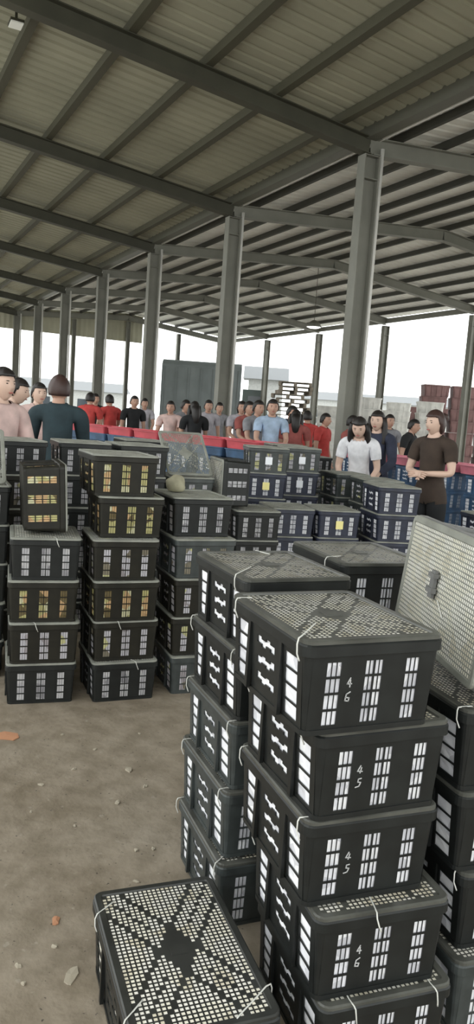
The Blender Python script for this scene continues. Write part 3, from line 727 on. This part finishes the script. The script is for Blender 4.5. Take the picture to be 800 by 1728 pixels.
def beam(bm, a, b, w, d, up=Vector((0, 0, 1)), flange=0.02, web=0.014, n_open=False):
    """I-beam from a to b with its top at the line; w flange width, d depth"""
    a, b = Vector(a), Vector(b); t = (b - a).normalized(); s = t.cross(up).normalized(); u = s.cross(t).normalized(); ln = (b - a).length
    xf = Matrix.Translation(a) @ Matrix((t, s, u)).transposed().to_4x4()
    box(bm, (0, -w / 2, -flange), (ln, w / 2, 0), xf=xf); box(bm, (0, -w / 2, -d), (ln, w / 2, -d + flange), xf=xf); box(bm, (0, -web / 2, -d + flange), (ln, web / 2, -flange), xf=xf)
PUR = 0.17
YC = [12.95 + 6 * k for k in range(-2, 7)]
kk = 0
for Y in YC:
    for nm, x0, x1 in (('beam_left', -2.7, XC), ('beam_right', XC, XR), ('beam_right_outer', XR, XE)):
        if Y < ROOF0: continue
        bm = bmesh.new(); dz = PUR + 0.01
        beam(bm, (x0, Y, zroof(x0) - dz), (x1, Y, zroof(x1) - dz), 0.22, 0.32)
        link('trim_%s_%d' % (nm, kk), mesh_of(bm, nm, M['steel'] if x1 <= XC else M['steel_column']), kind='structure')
    kk += 1
def purlin(x, m, nm, w=0.075, d=PUR):
    bm = bmesh.new(); z = zroof(x)
    t = 0.006
    for a, b in (((x - w / 2, ROOF0 + .1, z - 0.006 - t), (x + w / 2, 49.3, z - 0.006)), ((x - w / 2, ROOF0 + .1, z - d), (x + w / 2, 49.3, z - d + t)), ((x - w / 2, ROOF0 + .1, z - d + t), (x - w / 2 + t, 49.3, z - 0.006 - t))):
        box(bm, a, b)
    link(nm, mesh_of(bm, nm, m), kind='structure')
i = 0
x = XC - 0.75
while x > -2.7:
    purlin(x, M['purlin_dark'], 'trim_purlin_left_%d' % i, 0.15); i += 1; x -= 1.40
i = 0; x = XC + 0.7
while x < XE:
    purlin(x, M['purlin_right'], 'trim_purlin_right_%d' % i, 0.09, 0.155); i += 1; x += 1.1
def hcol(name, x, y, ztop, hx, hy, m):
    bm = bmesh.new(); t = 0.022
    box(bm, (x - hx / 2, y - hy / 2, 0.02), (x - hx / 2 + t, y + hy / 2, ztop)); box(bm, (x + hx / 2 - t, y - hy / 2, 0.02), (x + hx / 2, y + hy / 2, ztop))
    box(bm, (x - hx / 2 + t, y - 0.009, 0.02), (x + hx / 2 - t, y + 0.009, ztop))
    box(bm, (x - hx / 2 - 0.08, y - hy / 2 - 0.08, 0.0), (x + hx / 2 + 0.08, y + hy / 2 + 0.08, 0.02))
    for z in (ztop - 0.45, ztop - 0.02): box(bm, (x - hx / 2 + t, y - hy / 2, z), (x + hx / 2 - t, y + hy / 2, z + 0.015))
    link(name, mesh_of(bm, name, m), kind='structure')
for k, Y in enumerate(YC):
    hcol('column_valley_%d' % k, XC, Y, ZV - PUR - 0.34, 0.36, 0.25, M['steel_column'])
    bm = bmesh.new(); tube(bm, [(XC + 0.235, Y - 0.09, 0.02), (XC + 0.235, Y - 0.09, ZV - 0.35)], 0.04, 10)  # added pale strip standing in for the sunlit edge of the column flange
    link('trim_lit_edge_%d' % k, mesh_of(bm, 'lit_edge_strip', M['pale_line']), kind='structure')
    hcol('column_eave_%d' % k, XE, Y, ZE - PUR - 0.38, 0.32, 0.24, M['steel_column'])
    hcol('column_outer_%d' % k, -2.5, Y, zroof(-2.5) - PUR - 0.38, 0.40, 0.28, M['steel_column'])
bm = bmesh.new(); box(bm, (XC - 0.12, ROOF0, ZV - 0.20), (XC + 0.12, 49.4, ZV - 0.19)); box(bm, (XC - 0.12, ROOF0, ZV - 0.189), (XC - 0.11, 49.4, ZV + 0.06)); box(bm, (XC + 0.11, ROOF0, ZV - 0.189), (XC + 0.12, 49.4, ZV + 0.06))
link('trim_valley_gutter', mesh_of(bm, 'gutter', M['gutter']), kind='structure')
bm = bmesh.new(); tube(bm, [(XC + 0.22, ROOF0, ZV - 0.16), (XC + 0.22, 49.2, ZV - 0.16)], 0.03, 8); link('trim_tie_pipe', mesh_of(bm, 'pipe', M['pale_line']), kind='structure')
for k, X in enumerate((2.5, 6.0, 12.6, 16.2, 19.8)):   # gable posts at the far end
    hcol('column_gable_%d' % k, X, 49.0, zroof(X) - PUR - 0.4, 0.24, 0.24, M['steel_column'])
bm = bmesh.new(); box(bm, (XE - 0.06, ROOF0, ZE - 0.42), (XE + 0.06, 49.2, ZE - 0.20)); link('trim_eave_beam', mesh_of(bm, 'eave', M['steel_column']), kind='structure')

# lamps
bm = bmesh.new()
xs = [-2.6 + 0.16 * k for k in range(int(20.0 / 0.16))]
for lo_, hi_ in ((0.0, 0.02),):
    A = [(x_, 49.15 + (0.03 if k % 2 else 0.0)) for k, x_ in enumerate(xs)]
    f_ = [[bm.verts.new((x_, y_ + o_, z_)) for x_, y_ in A for z_ in (6.0, zroof(x_) - 0.02)] for o_ in (0.0, 0.015)]
    for q_ in f_:
        for k in range(len(A) - 1): bm.faces.new((q_[2 * k], q_[2 * k + 2], q_[2 * k + 3], q_[2 * k + 1]))
link('wall_far_gable', mesh_of(bm, 'gable', M['roof_left']), kind='structure')
t = thing('high_bay_lamp', 'glowing dome lamp hung under the far right roof', 'lamp', (16.3, 26.2, 5.30))
bm = bmesh.new(); tube(bm, [(0, 0, 0), (0, 0, 0.16), (0, 0, 0.26)], [0.32, 0.22, 0.07], 20); link('shade', mesh_of(bm, 'shade', M['gutter']), t)
bm = bmesh.new(); tube(bm, [(0, 0, -0.05), (0, 0, -0.004)], [0.16, 0.28], 16); link('bulb', mesh_of(bm, 'bulb', M['lamp']), t)
bm = bmesh.new(); tube(bm, [(0, 0, 0.26), (0, 0, zroof(16.3) - 5.30)], 0.012, 6); link('rod', mesh_of(bm, 'rod', M['steel']), t)
t = thing('square_ceiling_lamp', 'small pale square lamp beside the nearest dark rafter', 'lamp', (2.375, 13.79, 7.70))
bm = bmesh.new(); box(bm, (-0.10, -0.13, -0.02), (0.10, 0.13, 0.0)); link('diffuser', mesh_of(bm, 'diffuser', M['lamp_pale']), t)
bm = bmesh.new(); box(bm, (-0.11, -0.14, 0.0005), (0.11, 0.14, 0.04)); box(bm, (-0.02, -0.02, 0.04), (0.02, 0.02, zroof(2.375) - 7.70)); link('housing', mesh_of(bm, 'housing', M['steel']), t)

# ------------------------------------------------------------------ outside
def lorry(loc, yaw):
    t = thing('lorry', 'grey tarpaulin-covered lorry parked beyond the columns', 'lorry', loc, (0, 0, rad(yaw))); t.scale = (1.0, 1.0, 1.12)
    bm = bmesh.new(); n = 10     # tarp body with arched top
    prof = [(-1.15, 0.0), (-1.15, 3.0)] + [(-1.15 * math.cos(PI * k / n), 3.0 + 0.45 * math.sin(PI * k / n)) for k in range(1, n)] + [(1.15, 3.0), (1.15, 0.0)]
    A = [bm.verts.new((-3.4, y, z + 1.0)) for y, z in prof]; B = [bm.verts.new((1.7, y, z + 1.0 - 0.0)) for y, z in prof]
    m = len(prof)
    for k in range(m): bm.faces.new((A[k], A[(k + 1) % m], B[(k + 1) % m], B[k]))
    bm.faces.new(A); bm.faces.new(B[::-1])
    for k in range(7): box(bm, (-3.3 + k * 0.8, -1.19, 1.05), (-3.22 + k * 0.8, 1.19, 4.02))
    link('tarpaulin', mesh_of(bm, 'tarp', M['container']), t)
    bm = bmesh.new(); vs = box(bm, (1.85, -1.1, 0.75), (3.7, 1.1, 3.0))
    for v in vs:
        if v.co.x > 3 and v.co.z > 2: v.co.x -= 0.45
    c = link('cab', mesh_of(bm, 'cab', M['truck_cab']), t)
    bm = bmesh.new(); box(bm, (2.2, -1.12, 1.8), (3.1, 1.12, 2.65)); link('window_glass', mesh_of(bm, 'cab_glass', M['glass']), c)
    bm = bmesh.new(); box(bm, (-3.4, -0.5, 0.7), (3.6, 0.5, 0.95)); link('chassis', mesh_of(bm, 'chassis', M['rubber']), t)
    for x in (-2.6, -1.4, 2.7):
        for s in (-1, 1):
            bm = bmesh.new(); tube(bm, [(x, s * 0.75, 0.5), (x, s * 1.1, 0.5)], 0.5, 18); link('wheel', mesh_of(bm, 'wheel', M['rubber']), t)
lorry((21.2, 45.7, 0.0), -27)
# pale foam boxes and pallets in the yard, red-brown bins
def bin_mesh(m, L, W, H):
    bm = bmesh.new()
    ring(bm, L, W, 0.05, [(-0.03, 0.0), (0.0, H - 0.06), (0.02, H - 0.06), (0.02, H - 0.004), (-0.03, H - 0.004), (-0.05, 0.02)]); box(bm, (-L / 2 + .05, -W / 2 + .05, 0), (L / 2 - .05, W / 2 - .05, 0.03))
    for k in range(5):
        x = -L / 2 + 0.1 + k * (L - 0.2) / 4
        for s in (-1, 1): box(bm, (x - 0.02, s * (W / 2 - 0.012) - 0.02, 0.02), (x + 0.02, s * (W / 2 - 0.012) + 0.02, H - 0.05))
    box(bm, (-L / 2 + .03, -W / 2 + .03, H * 0.8), (L / 2 - .03, W / 2 - .03, H * 0.8 + 0.02))
    return mesh_of(bm, 'bin', m)
rb = bin_mesh(M['brick_crate'], 1.2, 0.9, 0.55)
cols_ = [((23.9, 29.6), 5), ((25.1, 28.9), 7), ((26.3, 28.2), 7), ((27.5, 27.5), 7), ((28.7, 26.8), 7), ((29.9, 26.1), 7)]
for ci, ((x, y), n) in enumerate(cols_):
    for k in range(n):
        o = link('storage_bin', rb, None, (x + R.uniform(-.04, .04), y + R.uniform(-.06, .06), -0.125 + k * 0.553), (0, 0, rad(-30 + R.uniform(-3, 3))))
        tag(o, 'red-brown storage bin, %s of the %s column of bins outside' % ('topmost' if k == n - 1 else ORD[k] + ' from ground', ORD[ci]), 'bin', 'red-brown bins stacked outside')
fb = bin_mesh(M['pale_box'], 1.0, 0.8, 0.45)
for ci, ((x, y), n) in enumerate([((17.5, 26.4), 5), ((18.8, 25.6), 6), ((20.0, 25.2), 5), ((21.2, 24.6), 6), ((22.3, 28.0), 6)]):
    for k in range(n):
        o = link('foam_box', fb, None, (x, y, 0.0 + k * 0.453), (0, 0, rad(-28 + R.uniform(-5, 5))))
        tag(o, 'pale foam box, %s of the %s pale column right of nearest column' % ('topmost' if k == n - 1 else ORD[k] + ' from ground', ORD[ci]), 'box', 'pale foam boxes stacked under the far eave')
def pallet_mesh():
    bm = bmesh.new()
    for k in range(7): box(bm, (-0.6, -0.5 + k * 0.15, 0.12), (0.6, -0.4 + k * 0.15, 0.145))
    for x in (-0.55, 0, 0.55): box(bm, (x - 0.05, -0.5, 0.0), (x + 0.05, 0.5, 0.119))
    return mesh_of(bm, 'pallet', M['wood'])
pm = pallet_mesh()
for k in range(20):
    o = link('wooden_pallet', pm, None, (14.5 + R.uniform(-.15, .15), 24.4 + R.uniform(-.1, .1), k * 0.148), (0, 0, rad(-25 + R.uniform(-8, 8))))
    tag(o, 'weathered pallet, %s the tall pallet pile' % ('topmost of' if k == 19 else 'number %d up from the floor in' % (k + 1)), 'pallet', 'tall pile of pallets')
def building(label, loc, yaw, L, W, H):
    t = thing('distant_building', label, 'building', loc, (0, 0, rad(yaw)))
    bm = bmesh.new(); box(bm, (-L / 2, -W / 2, 0), (L / 2, W / 2, H)); link('facade', mesh_of(bm, 'facade', M['far_wall']), t)
    bm = bmesh.new(); vs = box(bm, (-L / 2 - .4, -W / 2 - .4, H + 0.01), (L / 2 + .4, W / 2 + .4, H + 1.0))
    for v in vs:
        if v.co.z > H + 0.5: v.co.y *= 0.1
    link('roof', mesh_of(bm, 'roof', M['far_roof']), t)
    for k in range(int(L / 4)):
        bm = bmesh.new(); x = -L / 2 + 2 + 4 * k; box(bm, (x - .7, -W / 2 - 0.03, H * .4), (x + .7, -W / 2 + 0.05, H * .75)); link('window_pane', mesh_of(bm, 'wp', M['glass']), t)
building('low grey building far behind the left columns', (18.0, 78, -0.125), -10, 14, 8, 3.2)
building('small grey-green hut right of the parked lorry', (28.2, 51.6, -0.125), -28, 2.6, 2.4, 4.6)
building('long pale low building on the right horizon', (62.0, 62.0, -0.125), -40, 40, 8, 4.2)

# ------------------------------------------------------------------ litter on the floor
def scrap(loc, size, m, label, seed, group=None, name='litter_scrap'):
    rr = random.Random(seed); bm = bmesh.new(); n = 9; top = []; bot = []
    cz = 0.002 + rr.random() * 0.003
    for k in range(n):
        a = 2 * PI * k / n; r = rr.uniform(0.65, 1.1)
        top.append(bm.verts.new((size[0] * r * math.cos(a), size[1] * r * math.sin(a), 0.003 + rr.random() * cz))); bot.append(bm.verts.new((size[0] * r * math.cos(a), size[1] * r * math.sin(a), 0.0005)))
    c = bm.verts.new((0, 0, cz + 0.004))
    for k in range(n):
        bm.faces.new((top[k], top[(k + 1) % n], c)); bm.faces.new((bot[k], bot[(k + 1) % n], top[(k + 1) % n], top[k]))
    bm.faces.new(bot[::-1])
    return tag(link(name, mesh_of(bm, name, m), None, loc, (0, 0, rr.uniform(0, 6))), label, 'litter', group)
scrap((0.655, 3.46, 0), (0.05, 0.06), M['scrap_orange'], 'crumpled orange-brown scrap on the floor at the left edge', 1)
scrap((1.08, 2.96, 0), (0.028, 0.014), M['scrap_pale'], 'flat pale scrap midway across the open floor', 2)
scrap((0.56, 2.10, 0), (0.022, 0.014), M['scrap_orange'], 'small brownish scrap left of the single floor crate', 3)
scrap((0.545, 1.86, 0), (0.045, 0.018), M['scrap_pale'], 'long pale scrap beside the single floor crate', 4)
for k, (x, y) in enumerate([(0.42, 1.95), (0.97, 2.36), (0.91, 2.37), (0.86, 3.04), (0.53, 1.99), (0.95, 2.71), (0.42, 1.88), (1.10, 2.80), (0.75, 2.6), (0.70, 2.95), (1.0, 3.2), (0.85, 2.2), (1.25, 3.3), (0.62, 2.75), (0.9, 3.4)]):
    s_ = R.uniform(0.005, 0.010); scrap((x, y, 0), (s_ * R.uniform(1, 2), s_), M['scrap_pale'], 'tiny pale scrap of litter lying on the open floor', 20 + k, 'tiny pale scraps on the open floor')

# ------------------------------------------------------------------ light, camera
w = bpy.data.worlds.new('overcast'); S.world = w; w.use_nodes = True
nt = w.node_tree; bg = nt.nodes['Background']
bg.inputs['Color'].default_value = (0.97, 1.0, 0.985, 1); bg.inputs['Strength'].default_value = 2.6

pitch, roll, yaw = rad(7.1), rad(4.0), rad(27.1937)
F = Vector((math.sin(yaw) * math.cos(pitch), math.cos(yaw) * math.cos(pitch), -math.sin(pitch)))
r0 = F.cross(Vector((0, 0, 1))).normalized(); u0 = r0.cross(F)
rx = r0 * math.cos(roll) + u0 * math.sin(roll); uy = u0 * math.cos(roll) - r0 * math.sin(roll)
cam = bpy.data.cameras.new('camera'); co = bpy.data.objects.new('camera', cam); COL.objects.link(co)
co.matrix_world = Matrix.Translation((0, 0, 1.55)) @ Matrix((rx, uy, -F)).transposed().to_4x4()
cam.sensor_fit = 'VERTICAL'; cam.sensor_height = 36.0; cam.lens = 36.0 * 1280 / 1728; cam.clip_start = 0.05; cam.clip_end = 600
S.camera = co
S.view_settings.view_transform = 'Standard'; S.view_settings.look = 'None'; S.view_settings.gamma = 1; S.view_settings.exposure = 0.0; S.view_settings.use_curve_mapping = False
S.cycles.max_bounces = 10; S.cycles.diffuse_bounces = 6
S.cycles.use_denoising = True
